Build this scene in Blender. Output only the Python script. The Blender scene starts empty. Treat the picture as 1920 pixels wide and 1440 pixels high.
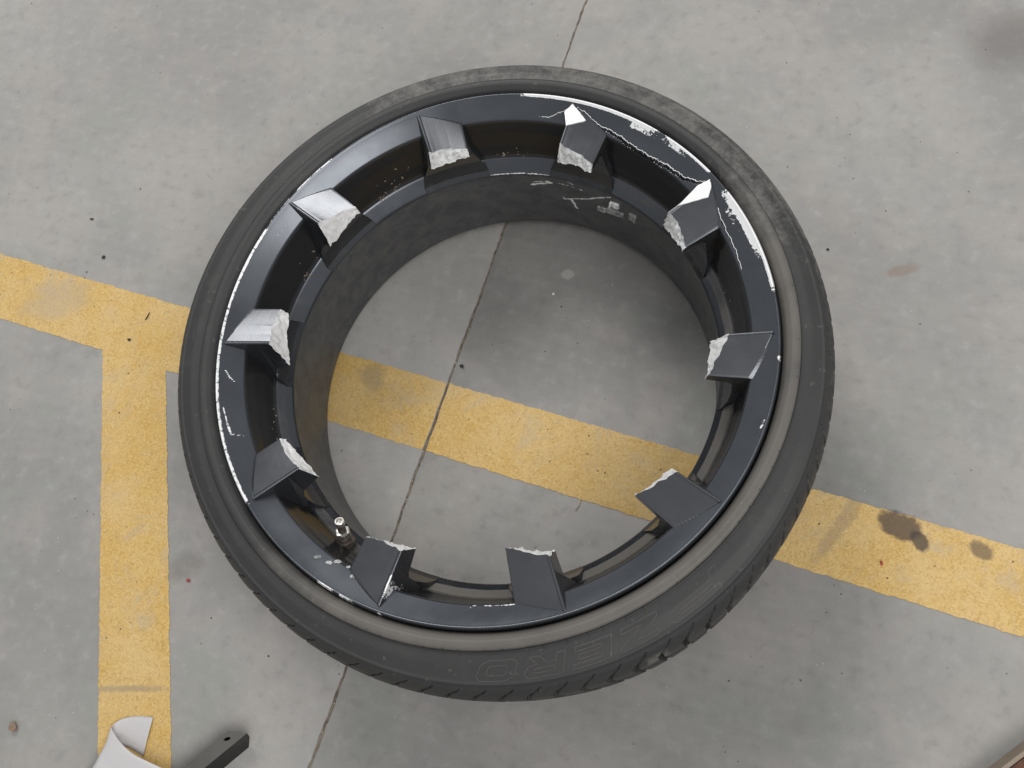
import bpy, bmesh, math, random
import numpy as np
from mathutils import Vector, Matrix
rng = np.random.default_rng(7); random.seed(7)
R = math.radians
sc = bpy.context.scene

# ------------------------------------------------------------------ camera
cd = bpy.data.cameras.new("camera"); cam = bpy.data.objects.new("camera", cd)
sc.collection.objects.link(cam); sc.camera = cam
cam.location = (0.16545, -0.33663, 1.05948)
cam.rotation_euler = (0.325123, 0.163776, -0.000207)
cd.sensor_fit = 'HORIZONTAL'; cd.sensor_width = 36.0
cd.lens = 36.0 * 1708.17 / 1920.0
cd.clip_start = 0.02; cd.clip_end = 60

# ------------------------------------------------------------------ light
w = bpy.data.worlds.new("World"); sc.world = w; w.use_nodes = True
bg = w.node_tree.nodes["Background"]
bg.inputs[0].default_value = (0.97, 0.985, 1.0, 1); bg.inputs[1].default_value = 0.47
def area(name, loc, target, sx, sy, power, col):
    l = bpy.data.lights.new(name, 'AREA'); l.shape = 'RECTANGLE'; l.size = sx; l.size_y = sy
    l.energy = power; l.color = col
    o = bpy.data.objects.new(name, l); sc.collection.objects.link(o); o.location = loc
    d = Vector(target) - Vector(loc); o.rotation_euler = d.to_track_quat('-Z', 'Y').to_euler()
    return o
area("ceiling_panel_light", (-.78, 2.7, 3.2), (0, 0, 0), 1.6, 1.3, 74, (1.0, 0.98, 0.95))
area("ceiling_strip_light", (1.6, -1.2, 3.3), (0, 0, 0), 2.0, 1.6, 62, (1.0, 0.98, 0.95))
sc.view_settings.view_transform = 'Standard'; sc.view_settings.look = 'None'
sc.view_settings.exposure = 0.0; sc.view_settings.gamma = 1.0

# ------------------------------------------------------------------ node helper
class NT:
    def __init__(s, name):
        s.m = bpy.data.materials.new(name); s.m.use_nodes = True; s.t = s.m.node_tree
        s.b = s.t.nodes["Principled BSDF"]
    def n(s, typ, **kw):
        x = s.t.nodes.new(typ)
        for k, v in kw.items(): setattr(x, k, v)
        return x
    def set(s, sock, v):
        if isinstance(v, bpy.types.NodeSocket): s.t.links.new(v, sock)
        else: sock.default_value = v
    def pos(s): return s.n('ShaderNodeNewGeometry').outputs['Position']
    def obj(s): return s.n('ShaderNodeTexCoord').outputs['Object']
    def noise(s, scale, detail=4, rough=.55, vec=None, dist=0.0):
        x = s.n('ShaderNodeTexNoise'); x.inputs['Scale'].default_value = scale
        x.inputs['Detail'].default_value = detail; x.inputs['Roughness'].default_value = rough
        x.inputs['Distortion'].default_value = dist
        s.set(x.inputs['Vector'], vec if vec is not None else s.pos()); return x.outputs['Fac']
    def vor(s, scale, feature='F1', vec=None):
        x = s.n('ShaderNodeTexVoronoi'); x.feature = feature; x.inputs['Scale'].default_value = scale
        s.set(x.inputs['Vector'], vec if vec is not None else s.pos()); return x.outputs['Distance']
    def math(s, op, a, b=0.0, clamp=False):
        x = s.n('ShaderNodeMath', operation=op); x.use_clamp = clamp
        s.set(x.inputs[0], a); s.set(x.inputs[1], b); return x.outputs[0]
    def ramp(s, f, lo, hi, a=0.0, b=1.0):
        x = s.n('ShaderNodeMapRange'); x.interpolation_type = 'SMOOTHSTEP'
        s.set(x.inputs[0], f)
        for i, v in enumerate((lo, hi, a, b)): x.inputs[i + 1].default_value = v
        return x.outputs[0]
    def mix(s, f, a, b):
        x = s.n('ShaderNodeMix', data_type='RGBA')
        s.set(x.inputs[0], f)
        s.set(x.inputs[6], (*a, 1) if isinstance(a, tuple) and len(a) == 3 else a)
        s.set(x.inputs[7], (*b, 1) if isinstance(b, tuple) and len(b) == 3 else b)
        return x.outputs[2]
    def attr(s, name):
        x = s.n('ShaderNodeAttribute'); x.attribute_name = name; return x.outputs['Fac']
    def blob(s, cx, cy, rx, ry, rot=0, soft=.35, nscale=60, namp=.6):
        """distorted elliptic stain mask around a ground point"""
        mp = s.n('ShaderNodeMapping', vector_type='TEXTURE')
        mp.inputs['Location'].default_value = (cx, cy, 0); mp.inputs['Rotation'].default_value = (0, 0, rot)
        mp.inputs['Scale'].default_value = (rx, ry, 1000)
        s.set(mp.inputs['Vector'], s.pos())
        ln = s.n('ShaderNodeVectorMath', operation='LENGTH'); s.set(ln.inputs[0], mp.outputs[0])
        nn = s.math('MULTIPLY', s.math('SUBTRACT', s.noise(nscale, 5, .65), .5), namp * 2)
        d = s.math('ADD', ln.outputs['Value'], nn)
        return s.ramp(d, 1 + soft / 2, 1 - soft / 2 - .1)
    def bump(s, h, strength=.3, dist=.001):
        x = s.n('ShaderNodeBump'); x.inputs['Strength'].default_value = strength
        x.inputs['Distance'].default_value = dist; s.set(x.inputs['Height'], h)
        s.t.links.new(x.outputs[0], s.b.inputs['Normal'])
    def out(s, col=None, rough=None, metal=None, spec=None):
        if col is not None: s.set(s.b.inputs['Base Color'], (*col, 1) if isinstance(col, tuple) else col)
        if rough is not None: s.set(s.b.inputs['Roughness'], rough)
        if metal is not None: s.set(s.b.inputs['Metallic'], metal)
        if spec is not None: s.set(s.b.inputs['Specular IOR Level'], spec)
        return s.m

def floor_marks(t, col):
    """oil and rust marks and grey smudges on the floor (shared by bare concrete and paint)"""
    a = t.blob(.424, -.163, .024, .015, -.45, .3, 55, .55); col = t.mix(t.math('MULTIPLY', a, .86), col, (.085, .058, .044))
    a = t.blob(.443, -.181, .0125, .0085, -1.0, .3, 70, .45); col = t.mix(t.math('MULTIPLY', a, .85), col, (.068, .047, .036))
    a = t.blob(.504, -.193, .0135, .009, -.7, .4, 70, .5); col = t.mix(t.math('MULTIPLY', a, .72), col, (.12, .085, .06))
    a = t.blob(.466, .143, .019, .007, .15, .8, 50, .7); col = t.mix(t.math('MULTIPLY', a, .38), col, (.22, .12, .06))
    a = t.blob(.645, .455, .05, .045, .3, 1.2, 12, .5); col = t.mix(t.math('MULTIPLY', a, .6), col, (.15, .135, .13))  # broad soft dark grey patch at the far upper right
    a = t.blob(.52, .50, .10, .025, .2, 1.2, 12, .5); col = t.mix(t.math('MULTIPLY', a, .12), col, (.16, .15, .13))
    a = t.blob(.063, .170, .0085, .0075, 0, .4, 90, .35); col = t.mix(t.math('MULTIPLY', a, .45), col, (.62, .62, .60))
    a = t.blob(-.42, -.19, .022, .018, .3, .9, 40, .7); col = t.mix(t.math('MULTIPLY', a, .35), col, (.14, .12, .11))
    return col

# concrete
t = NT("concrete")
n1 = t.noise(2.2, 6, .6); n2 = t.noise(9, 6, .65); n3 = t.noise(55, 5, .6); n4 = t.noise(420, 3, .6)
col = t.mix(t.ramp(n1, .38, .62), (.292, .286, .274), (.382, .370, .351))
col = t.mix(t.math('MULTIPLY', t.ramp(n2, .42, .70), .50), col, (.40, .364, .354))
col = t.mix(t.math('MULTIPLY', t.ramp(t.noise(7, 5, .6, None, .4), .48, .66), .60), col, (.310, .318, .296))
col = t.mix(t.math('MULTIPLY', t.ramp(n3, .50, .75), .35), col, (.455, .45, .435))
col = t.mix(t.math('MULTIPLY', t.ramp(n3, .48, .28), .5), col, (.26, .255, .245))
col = t.mix(t.math('MULTIPLY', t.ramp(n4, .55, .8), .35), col, (.24, .235, .23))
stv = t.n('ShaderNodeMapping'); stv.inputs['Rotation'].default_value = (0, 0, R(25)); stv.inputs['Scale'].default_value = (1.0, 5.0, 1)
t.set(stv.inputs['Vector'], t.pos())
st = t.noise(30, 5, .7, stv.outputs[0])
col = t.mix(t.math('MULTIPLY', t.ramp(st, .60, .74), t.math('MULTIPLY', t.ramp(n2, .45, .6), .40)), col, (.48, .47, .45))
pv = t.noise(14, 6, .7, None, .8)
col = t.mix(t.math('MULTIPLY', t.ramp(pv, .60, .74), .30), col, (.40, .33, .32))
sp = t.vor(95)
col = t.mix(t.math('MULTIPLY', t.ramp(sp, .085, .05), t.ramp(t.noise(38, 2), .58, .66)), col, (.60, .59, .57))
sp2 = t.vor(70, 'F1', None)
off = t.n('ShaderNodeMapping'); off.inputs['Location'].default_value = (3.1, 7.7, .0); t.set(off.inputs['Vector'], t.pos())
sp2 = t.vor(62, 'F1', off.outputs[0])
col = t.mix(t.math('MULTIPLY', t.ramp(sp2, .09, .05), t.ramp(t.noise(21, 2), .58, .64)), col, (.12, .115, .11))
col = floor_marks(t, col)
t.bump(t.math('ADD', t.math('MULTIPLY', n4, .4), t.math('MULTIPLY', n3, .6)), .25, .0012)
M_conc = t.out(col, t.ramp(n2, .3, .7, .5, .68), 0.0, .35)

# yellow floor paint
t = NT("floor_paint")
n2 = t.noise(11, 6, .65); n3 = t.noise(75, 5, .65, None, .7); n4 = t.noise(330, 3, .6, None, 1.2)
col = t.mix(t.ramp(n2, .35, .68), (.62, .395, .115), (.66, .460, .200))
wv = t.noise(150, 4, .6, None, 2.6)
col = t.mix(t.math('MULTIPLY', t.ramp(wv, .50, .60), .7), col, (.71, .52, .22))
col = t.mix(t.math('MULTIPLY', t.ramp(wv, .47, .37), .55), col, (.42, .275, .085))
wear = t.ramp(t.noise(16, 7, .72, None, .5), .50, .70)
col = t.mix(t.math('MULTIPLY', wear, .55), col, (.50, .41, .29))
col = t.mix(t.math('MULTIPLY', t.ramp(n3, .66, .78), .5), col, (.30, .235, .15))
stv = t.n('ShaderNodeMapping'); stv.inputs['Rotation'].default_value = (0, 0, R(-52)); stv.inputs['Scale'].default_value = (1.0, 9.0, 1)
t.set(stv.inputs['Vector'], t.pos())
st = t.noise(20, 5, .7, stv.outputs[0])
col = t.mix(t.math('MULTIPLY', t.ramp(st, .64, .72), .40), col, (.36, .28, .17))
off = t.n('ShaderNodeMapping'); off.inputs['Location'].default_value = (1.3, 2.7, .0); t.set(off.inputs['Vector'], t.pos())
col = t.mix(t.math('MULTIPLY', t.ramp(t.vor(85, 'F1', off.outputs[0]), .13, .07), t.ramp(t.noise(33, 2), .48, .6)), col, (.10, .07, .04))
a = t.blob(.372, -.148, .008, .075, R(-38), .7, 60, .9); col = t.mix(t.math('MULTIPLY', a, .40), col, (.27, .20, .14))
a = t.blob(-.66, .185, .05, .03, .2, .8, 30, .8); col = t.mix(t.math('MULTIPLY', a, .5), col, (.47, .38, .27))
a = t.blob(-.472, -.334, .06, .0038, .0, 1.0, 70, 1.4); col = t.mix(t.math('MULTIPLY', a, .55), col, (.30, .24, .18))
a = t.blob(-.19, .045, .016, .02, .0, .9, 50, .8); col = t.mix(t.math('MULTIPLY', a, .5), col, (.30, .25, .16))
col = floor_marks(t, col)
t.bump(t.math('ADD', t.math('MULTIPLY', wv, .7), t.math('MULTIPLY', n4, .5)), .55, .0012)
M_paint = t.out(col, .55, 0.0, .4)

# dirt packed in the saw cut
t = NT("joint_dirt")
n = t.noise(120, 5, .7); n2 = t.noise(14, 4, .6)
col = t.mix(t.ramp(n, .35, .65), (.11, .09, .07), (.24, .20, .155))
col = t.mix(t.math('MULTIPLY', t.ramp(n2, .52, .66), .55), col, (.25, .22, .17))
col = t.mix(t.ramp(t.vor(170), .2, .1), col, (.45, .40, .33))
t.bump(n, .8, .002); M_joint = t.out(col, .95)

# rubber
t = NT("tyre_rubber")
n1 = t.noise(24, 5, .65); n2 = t.noise(160, 4, .6)
col = t.mix(n1, (.024, .024, .0245), (.038, .0378, .0378))
du = t.attr("dust"); sf = t.attr("scuff")
dm = t.ramp(t.math('ADD', du, t.math('MULTIPLY', t.math('SUBTRACT', n1, .5), 1.1)), .15, 1.0)
col = t.mix(dm, col, t.mix(n1, (.078, .073, .067), (.150, .139, .125)))
bn = t.noise(34, 6, .72, None, .6)
bn2 = t.noise(120, 5, .7, None, 1.0)
sm = t.ramp(t.math('ADD', sf, t.math('ADD', t.math('MULTIPLY', t.math('SUBTRACT', bn, .5), 2.0), t.math('MULTIPLY', t.math('SUBTRACT', bn2, .5), 1.1))), .30, 1.25)
col = t.mix(sm, col, t.mix(bn2, (.085, .083, .078), (.17, .162, .150)))
col = t.mix(t.math('MULTIPLY', t.ramp(n2, .62, .74), .25), col, (.2, .19, .17))
t.bump(t.math('ADD', t.math('MULTIPLY', n2, .3), t.math('MULTIPLY', n1, .5)), .22, .001)
M_rub = t.out(col, .52, 0.0, .45)

# rim paint: satin anthracite, with masks for bare metal, painted highlight, dust and pocket shade
def rim_mat(name, base=(.094, .101, .114)):
    t = NT(name)
    n1 = t.noise(18, 5, .6); n2 = t.noise(260, 4, .65); n3 = t.noise(46, 6, .7, None, .5); n5 = t.noise(700, 3, .7)
    col = t.mix(n1, tuple(c * .86 for c in base), tuple(c * 1.14 for c in base))
    du = t.attr("dust")
    dm = t.math('MULTIPLY', t.ramp(t.math('ADD', du, t.math('MULTIPLY', t.math('SUBTRACT', n3, .5), 1.1)), .22, 1.05), t.ramp(du, 0.0, .12))
    col = t.mix(dm, col, (.142, .133, .121))
    mt = t.attr("matte"); psh = t.attr("pocket_shade")
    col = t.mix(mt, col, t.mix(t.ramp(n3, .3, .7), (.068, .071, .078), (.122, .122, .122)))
    col = t.mix(t.math('MULTIPLY', psh, t.math('SUBTRACT', 1.0, dm)), col, t.mix(n3, (.008, .008, .009), (.018, .018, .019)))  # near-black pocket tone: shade of the recesses put into the colour
    ba = t.attr("bare")
    nn = t.math('ADD', t.math('MULTIPLY', t.math('SUBTRACT', n2, .5), 1.0), t.math('ADD', t.math('MULTIPLY', t.math('SUBTRACT', n5, .5), .5), t.math('MULTIPLY', t.math('SUBTRACT', n3, .5), .5)))
    bm_ = t.ramp(t.math('ADD', ba, nn), .46, .56)
    bcol = t.mix(n2, (.78, .79, .80), (.96, .96, .97))
    col = t.mix(bm_, col, bcol)
    # fine handling scratches
    stv = t.n('ShaderNodeMapping'); stv.inputs['Rotation'].default_value = (0, 0, R(35)); stv.inputs['Scale'].default_value = (1, 24, 1)
    t.set(stv.inputs['Vector'], t.pos())
    scr = t.math('MULTIPLY', t.ramp(t.noise(34, 3, .6, stv.outputs[0]), .70, .80), .10)
    col = t.mix(scr, col, (.3, .3, .31))
    rg = t.math('ADD', t.ramp(n1, .3, .7, .23, .32), t.math('MULTIPLY', t.math('MAXIMUM', dm, t.math('MULTIPLY', mt, .5)), .4), True)
    rg = t.math('SUBTRACT', rg, t.math('MULTIPLY', psh, .14), True)
    rgh = t.n('ShaderNodeMix'); t.set(rgh.inputs[0], bm_); t.set(rgh.inputs[2], rg); rgh.inputs[3].default_value = .42
    t.bump(t.math('ADD', t.math('MULTIPLY', n2, t.math('ADD', bm_, .02)), t.math('MULTIPLY', n5, bm_)), .35, .0006)
    t.b.inputs['Coat Weight'].default_value = 0.0
    return t.out(col, rgh.outputs[0], t.math('MULTIPLY', t.math('SUBTRACT', 1.0, t.math('MULTIPLY', bm_, .55)), t.math('MULTIPLY', t.math('SUBTRACT', .80, t.math('MULTIPLY', dm, .75)), t.math('SUBTRACT', 1.0, t.math('MAXIMUM', mt, psh)))), t.math('SUBTRACT', .5, t.math('MULTIPLY', t.math('MAXIMUM', psh, t.math('MULTIPLY', mt, .6)), .34)))
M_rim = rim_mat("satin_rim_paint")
M_spk = rim_mat("satin_spoke_paint", (.106, .111, .121))

# fractured cast aluminium
t = NT("fractured_aluminium")
n1 = t.noise(210, 5, .7); n2 = t.noise(620, 4, .7); n3 = t.noise(90, 3, .6)
col = t.mix(t.ramp(n1, .3, .7), (.92, .925, .93), (.99, .99, .99))
col = t.mix(t.math('MULTIPLY', t.ramp(n3, .58, .7), .30), col, (.55, .56, .57))
t.bump(t.math('ADD', n1, t.math('MULTIPLY', n2, .6)), .6, .0010)
M_frac = t.out(col, .5, .0, .6)
t = NT("bare_and_glint_aluminium")  # bright metal for the painted stub glints and one balance weight
n1 = t.noise(300, 4, .7); col = t.mix(n1, (.86, .87, .88), (.97, .97, .97))
t.bump(n1, .12, .0004); M_bare_glint = t.out(col, .42, .3, .6)
t = NT("crack_gap"); M_gap = t.out((.006, .006, .006), .9)
t = NT("valve_steel")
n = t.noise(140, 4, .6); col = t.mix(t.ramp(n, .45, .7), (.66, .65, .63), (.40, .36, .30))
M_valve = t.out(col, .33, .85)
t = NT("valve_collar"); n = t.noise(160, 4, .6); col = t.mix(t.ramp(n, .35, .7), (.09, .08, .07), (.24, .20, .16)); M_collar = t.out(col, .5, .5)
t = NT("balance_weight"); n = t.noise(180, 4, .7); col = t.mix(t.ramp(n, .35, .62), (.17, .185, .185), (.50, .51, .49)); t.bump(n, .6, .001); M_wt = t.out(col, .55, .2)
t = NT("white_liner"); n = t.noise(14, 3, .5); n2 = t.noise(60, 5, .7); col = t.mix(n, (.55, .535, .54), (.64, .625, .63)); col = t.mix(t.math("MULTIPLY", t.ramp(n2, .58, .75), .3), col, (.50, .47, .43)); t.bump(t.noise(22, 4, .6, None, 1.0), .35, .004); M_paper = t.out(col, .38, 0, .5)
t = NT("black_steel")
n = t.noise(30, 5, .65); n2 = t.noise(9, 4, .6)
du = t.attr("dust")
col = t.mix(t.ramp(n, .4, .7), (.016, .016, .016), (.035, .034, .032)); col = t.mix(t.math('MULTIPLY', du, t.ramp(n2, .25, .6, .55, .95)), col, (.13, .125, .115))
t.bump(n, .2, .0008); M_steel = t.out(col, .5, .2)
t = NT("rusty_steel"); n = t.noise(60, 5, .7); col = t.mix(t.ramp(n, .35, .65), (.055, .024, .014), (.12, .045, .022)); M_rust = t.out(col, .7, .1)
t = NT("worn_edge"); n = t.noise(80, 5, .7); col = t.mix(n, (.20, .16, .12), (.34, .28, .22)); M_edge = t.out(col, .7)
def plain(name, c, rough=.8):
    t = NT(name); n = t.noise(240, 4, .7); col = t.mix(t.ramp(n, .3, .7), tuple(x * .7 for x in c), tuple(min(1, x * 1.25) for x in c)); t.bump(n, .5, .0008); return t.out(col, rough)
M_brown = plain("brown_crumb", (.26, .18, .13)); M_red = plain("red_paint_chip", (.36, .06, .05)); M_white = plain("white_chip", (.72, .72, .68))
M_dark = plain("dark_crumb", (.03, .028, .025)); M_straw = plain("pale_straw", (.62, .55, .40))

# ------------------------------------------------------------------ mesh helper
def mk(name, verts, faces, mat, parent=None, smooth=True, attrs=None, loc=None):
    me = bpy.data.meshes.new(name)
    v = np.asarray(verts, dtype=np.float32)
    if isinstance(faces, np.ndarray):
        k = faces.shape[1]; nf = len(faces)
        me.vertices.add(len(v)); me.vertices.foreach_set('co', v.ravel())
        me.loops.add(nf * k); me.loops.foreach_set('vertex_index', faces.astype(np.int32).ravel())
        me.polygons.add(nf); me.polygons.foreach_set('loop_start', np.arange(0, nf * k, k, dtype=np.int32))
        me.update(calc_edges=True)
    else:
        me.from_pydata([tuple(map(float, q)) for q in v], [], [tuple(int(i) for i in f) for f in faces]); me.update()
    me.validate()
    if smooth: me.polygons.foreach_set('use_smooth', np.ones(len(me.polygons), dtype=bool))
    for k_, a in (attrs or {}).items():
        at = me.attributes.new(k_, 'FLOAT', 'POINT'); at.data.foreach_set('value', np.asarray(a, dtype=np.float32))
    me.materials.append(mat)
    o = bpy.data.objects.new(name, me); sc.collection.objects.link(o)
    if parent is not None: o.parent = parent
    if loc is not None: o.location = loc
    return o
def tag(o, label=None, cat=None, group=None, kind=None):
    if label: o["label"] = label
    if cat: o["category"] = cat
    if group: o["group"] = group
    if kind: o["kind"] = kind
    return o
def grid_faces(na, nb, wrap_a=False, flip=False):
    ia = np.arange(na if wrap_a else na - 1); ib = np.arange(nb - 1)
    A, B = np.meshgrid(ia, ib, indexing='ij'); A2 = (A + 1) % na
    f = np.stack([A * nb + B, A2 * nb + B, A2 * nb + B + 1, A * nb + B + 1], -1).reshape(-1, 4)
    return f[:, ::-1] if flip else f
def sstep(x, a, b):
    u = np.clip((x - a) / (b - a), 0, 1); return u * u * (3 - 2 * u)
def wob(x, seed, *comps):
    """smooth pseudo-noise of a 1-d array"""
    r = np.random.default_rng(seed); y = np.zeros_like(x, dtype=float)
    for f, a in comps: y += a * np.sin(x * f + r.uniform(0, 6.28)) + .6 * a * np.sin(x * f * 1.73 + r.uniform(0, 6.28))
    return y
def bevel(o, width, seg=2, ang=35):
    m = o.modifiers.new("bevel", 'BEVEL'); m.width = width; m.segments = seg; m.limit_method = 'ANGLE'; m.angle_limit = R(ang); return m
def chip(name, mat, loc, size, seed, flat=.5, parent=None):
    r = np.random.default_rng(seed); bm = bmesh.new(); bmesh.ops.create_icosphere(bm, subdivisions=1, radius=1)
    vs = np.array([v.co[:] for v in bm.verts]); fs = [[v.index for v in f.verts] for f in bm.faces]; bm.free()
    vs *= r.uniform(.65, 1.25, (len(vs), 1)); vs *= np.array(size) * np.array([1, 1, flat]); vs[:, 2] -= vs[:, 2].min()
    return mk(name, vs, fs, mat, parent, False, None, loc)

# ------------------------------------------------------------------ floor: two slabs either side of a saw cut
J0 = np.array([-.241, -.419]); JD = np.array([.339, 1.016]); JD /= np.linalg.norm(JD); JN = np.array([-JD[1], JD[0]])   # JN points left
GAP = .0017
def jedge(s, side):  # half width of the cut at distance s along it
    base = GAP * (.72 + .28 * np.clip(1.0 - (s - .15) / .9, -.3, 1)) + .0005 * np.sin(s * 37 + side) + .0004 * np.sin(s * 143 + 2 * side) + .0003 * np.sin(s * 391 + side)
    return np.maximum(base, .0008)
def slab(name, side):
    ss = np.concatenate([[-6], np.arange(-.5, 1.7, .004), [6.0]])
    h = jedge(ss, side); P = J0 + ss[:, None] * JD + (side * h)[:, None] * JN
    Fr = J0 + ss[:, None] * JD + side * 6.0 * JN
    n = len(ss)
    v = np.concatenate([np.c_[Fr, np.zeros(n)], np.c_[P + side * .0006 * JN, np.zeros(n)], np.c_[P, np.full(n, -.0006)], np.c_[P, np.full(n, -.012)]])
    f = []
    for k in range(3):
        a = np.arange(n - 1) + k * n; q = np.stack([a, a + n, a + n + 1, a + 1], 1)
        f.append(q if side > 0 else q[:, ::-1])
    o = mk(name, v, np.concatenate(f), M_conc, None, False); return tag(o, kind='structure')
slab("floor", 1); slab("floor", -1)
ss = np.arange(-.6, 1.75, .004); n = len(ss); us = np.linspace(-1, 1, 5)
jv = []
for s in ss:
    for u in us:
        z = -.0010 - .0006 * (1 - u * u) + .0004 * math.sin(s * 211 + u * 3) + .0003 * math.sin(s * 540 + u * 5)
        q = J0 + s * JD + u * .004 * JN; jv.append((q[0], q[1], z))
tag(mk("joint_filler", jv, grid_faces(n, 5, False, True), M_joint), kind='structure')

# painted stripes, each cut where the saw cut runs through
def stripe_sheet(name, a, c, wd, s0, s1, z, seed, cutside=None):
    """band between n.x=c and n.x=c-wd along direction a"""
    d = np.array([math.cos(a), math.sin(a)]); nn = np.array([-d[1], d[0]])
    lo0 = s0(nn * c, d) if callable(s0) else s0; hi0 = s1(nn * c, d) if callable(s1) else s1
    S = np.linspace(0, 1, int(abs(hi0 - lo0) / .003) + 2); T = np.linspace(0, 1, 13)
    V = np.zeros((len(S), 13, 3))
    for j, tt in enumerate(T):
        o0 = c - wd * tt; base = nn * o0
        lo = s0(base, d) if callable(s0) else s0; hi = s1(base, d) if callable(s1) else s1
        s = lo + (hi - lo) * S
        e = 0
        if j in (0, 12):
            e = wob(s, seed + j, (90, .0003), (260, .0003), (900, .0003)) + (np.random.default_rng(seed + j).random(len(s)) - .5) * .0009
        V[:, j, :2] = base + s[:, None] * d + (nn[None, :] * np.asarray(e).reshape(-1, 1) if j in (0, 12) else 0)
        V[:, j, 2] = z
    return tag(mk(name, V.reshape(-1, 3), grid_faces(len(S), 13, False, True), M_paint, None, False), kind='structure')
def cut(side):
    def f(base, d):
        # intersection of base + s d with the joint line shifted by the half gap
        A = np.array([[d[0], -JD[0]], [d[1], -JD[1]]]); s, u = np.linalg.solve(A, J0 - base)
        hw = jedge(np.array([u]), side)[0] + .0004
        den = abs(d[0] * JN[0] + d[1] * JN[1])
        return s + (-hw / den if side > 0 else hw / den)
    return f
A1, C1, W1 = -.3373, -.001, .0906
stripe_sheet("floor_marking", A1, C1, W1, -2.5, cut(1), .0006, 11)
stripe_sheet("floor_marking", A1, C1, W1, cut(-1), 2.5, .0006, 23)
A2, C2, W2 = 1.714 - math.pi, .5557 , .0917
d2 = np.array([math.cos(A2), math.sin(A2)])
n1_ = np.array([-math.sin(A1), math.cos(A1)])
def start2(base, d):
    return (C1 - W1 + .002 - base @ n1_) / (d @ n1_)
# same band described with the reversed direction (pointing towards the photographer)
stripe_sheet("floor_marking", A2, -C2 + W2, W2, start2, 2.5, .0009, 37)

# ------------------------------------------------------------------ wheel
wheel = bpy.data.objects.new("alloy_wheel", None); sc.collection.objects.link(wheel)
tag(wheel, "black alloy wheel with low-profile tyre on the floor, every spoke snapped off short", "wheel")

def four(c, a):
    y = np.full_like(a, c[0])
    for k in range(1, (len(c) - 1) // 2 + 1): y = y + c[2 * k - 1] * np.cos(k * a) + c[2 * k] * np.sin(k * a)
    return y * .001
LIPC = [-.26, .2, -.08, .63, 1.4, .27, -.77]; SILC = [.1, .43, -3.65, -.98, -2.1, -.86, .64]; REARC = [.85, -2.2, 1.6, -1.29, 1.22]

# crack line along the lip face: (angle deg, radius)
CRK = np.array([(82, .2635), (78.6, .2640), (76, .2643), (74.5, .266), (71.2, .274), (69.2, .277), (66.6, .273), (63.3, .2665), (59, .2650), (54.1, .2615), (49.3, .2605), (43.8, .263),
                (39.1, .2645), (36.2, .269), (34.3, .275), (31.4, .273), (26.9, .267), (22.7, .2645), (17.7, .264), (13.2, .2625), (10, .262)])[::-1]
def crack_r(deg):
    return np.interp(deg, CRK[:, 0], CRK[:, 1]) + .00035 * np.sin(deg * 1.9) + .00022 * np.sin(deg * 4.3 + 1) + .00008 * np.sin(deg * 11 + 2)
def crack_w(deg):  # half width of the gap
    wv = np.interp(deg, [10, 14, 20, 33, 34.5, 36, 40, 46, 55, 62, 66, 69, 72, 78, 82], [0, .0002, .0003, .00055, .0008, .0009, .0011, .0012, .0012, .0009, .0006, .0005, .0003, .0001, 0])
    return wv * (1 + .25 * np.sin(deg * 7.3))

ang = np.concatenate([np.arange(8, 84, .07), np.arange(84, 368, .4)]); ar = np.radians(ang)
def rimline(*seg):
    out = []
    for (p, q, nn) in seg:
        for k in range(nn): out.append((p[0] + (q[0] - p[0]) * k / nn, p[1] + (q[1] - p[1]) * k / nn))
    out.append(seg[-1][1]); return out
prof = rimline(((.281, .206), (.2862, .2115), 3), ((.2862, .2115), (.2868, .2150), 2), ((.2868, .2150), (.2866, .2215), 3), ((.2866, .2215), (.2860, .2250), 3), ((.2860, .2250), (.2850, .2270), 3),
               ((.2850, .2270), (.2843, .2275), 3), ((.2843, .2275), (.2835, .2274), 3), ((.2835, .2274), (.2822, .2265), 4), ((.2822, .2265), (.2618, .2140), 42), ((.2618, .2140), (.2606, .2126), 2),
               ((.2606, .2126), (.2602, .2100), 3), ((.2602, .2100), (.2578, .193), 8), ((.2578, .193), (.2540, .175), 6), ((.2540, .175), (.2512, .1650), 4), ((.2512, .1650), (.2498, .1595), 3),
               ((.2498, .1595), (.2490, .1574), 4), ((.2490, .1574), (.2480, .1568), 2), ((.2480, .1568), (.2360, .1446), 10), ((.2360, .1446), (.2349, .1432), 2), ((.2349, .1432), (.2345, .1410), 2),
               ((.2345, .1410), (.2368, .050), 60), ((.2368, .050), (.2374, .027), 14), ((.2374, .027), (.2382, .0225), 3), ((.2382, .0225), (.2410, .0215), 2), ((.2410, .0215), (.266, .022), 3),
               ((.266, .022), (.270, .030), 2), ((.270, .030), (.248, .055), 2), ((.248, .055), (.246, .128), 2), ((.246, .128), (.262, .150), 2), ((.262, .150), (.281, .175), 2), ((.281, .175), (.281, .206), 2))
prof = np.array(prof); na, nb = len(ang), len(prof)
PR = np.broadcast_to(prof[:, 0], (na, nb)).copy(); PZ = np.broadcast_to(prof[:, 1], (na, nb)).copy()
DEG = np.broadcast_to(ang[:, None], (na, nb)); D180 = ((DEG + 180) % 360) - 180
lipw = sstep(PR, .258, .281) * (PZ > .2)
dR = four(LIPC, ar)[:, None] * lipw
rearw = sstep(PZ, .10, .03) * (PR < .245)
dR = dR + four(REARC, ar)[:, None] * rearw * .6
on_lip = (np.arange(nb) >= 17) & (np.arange(nb) <= 70)
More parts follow.
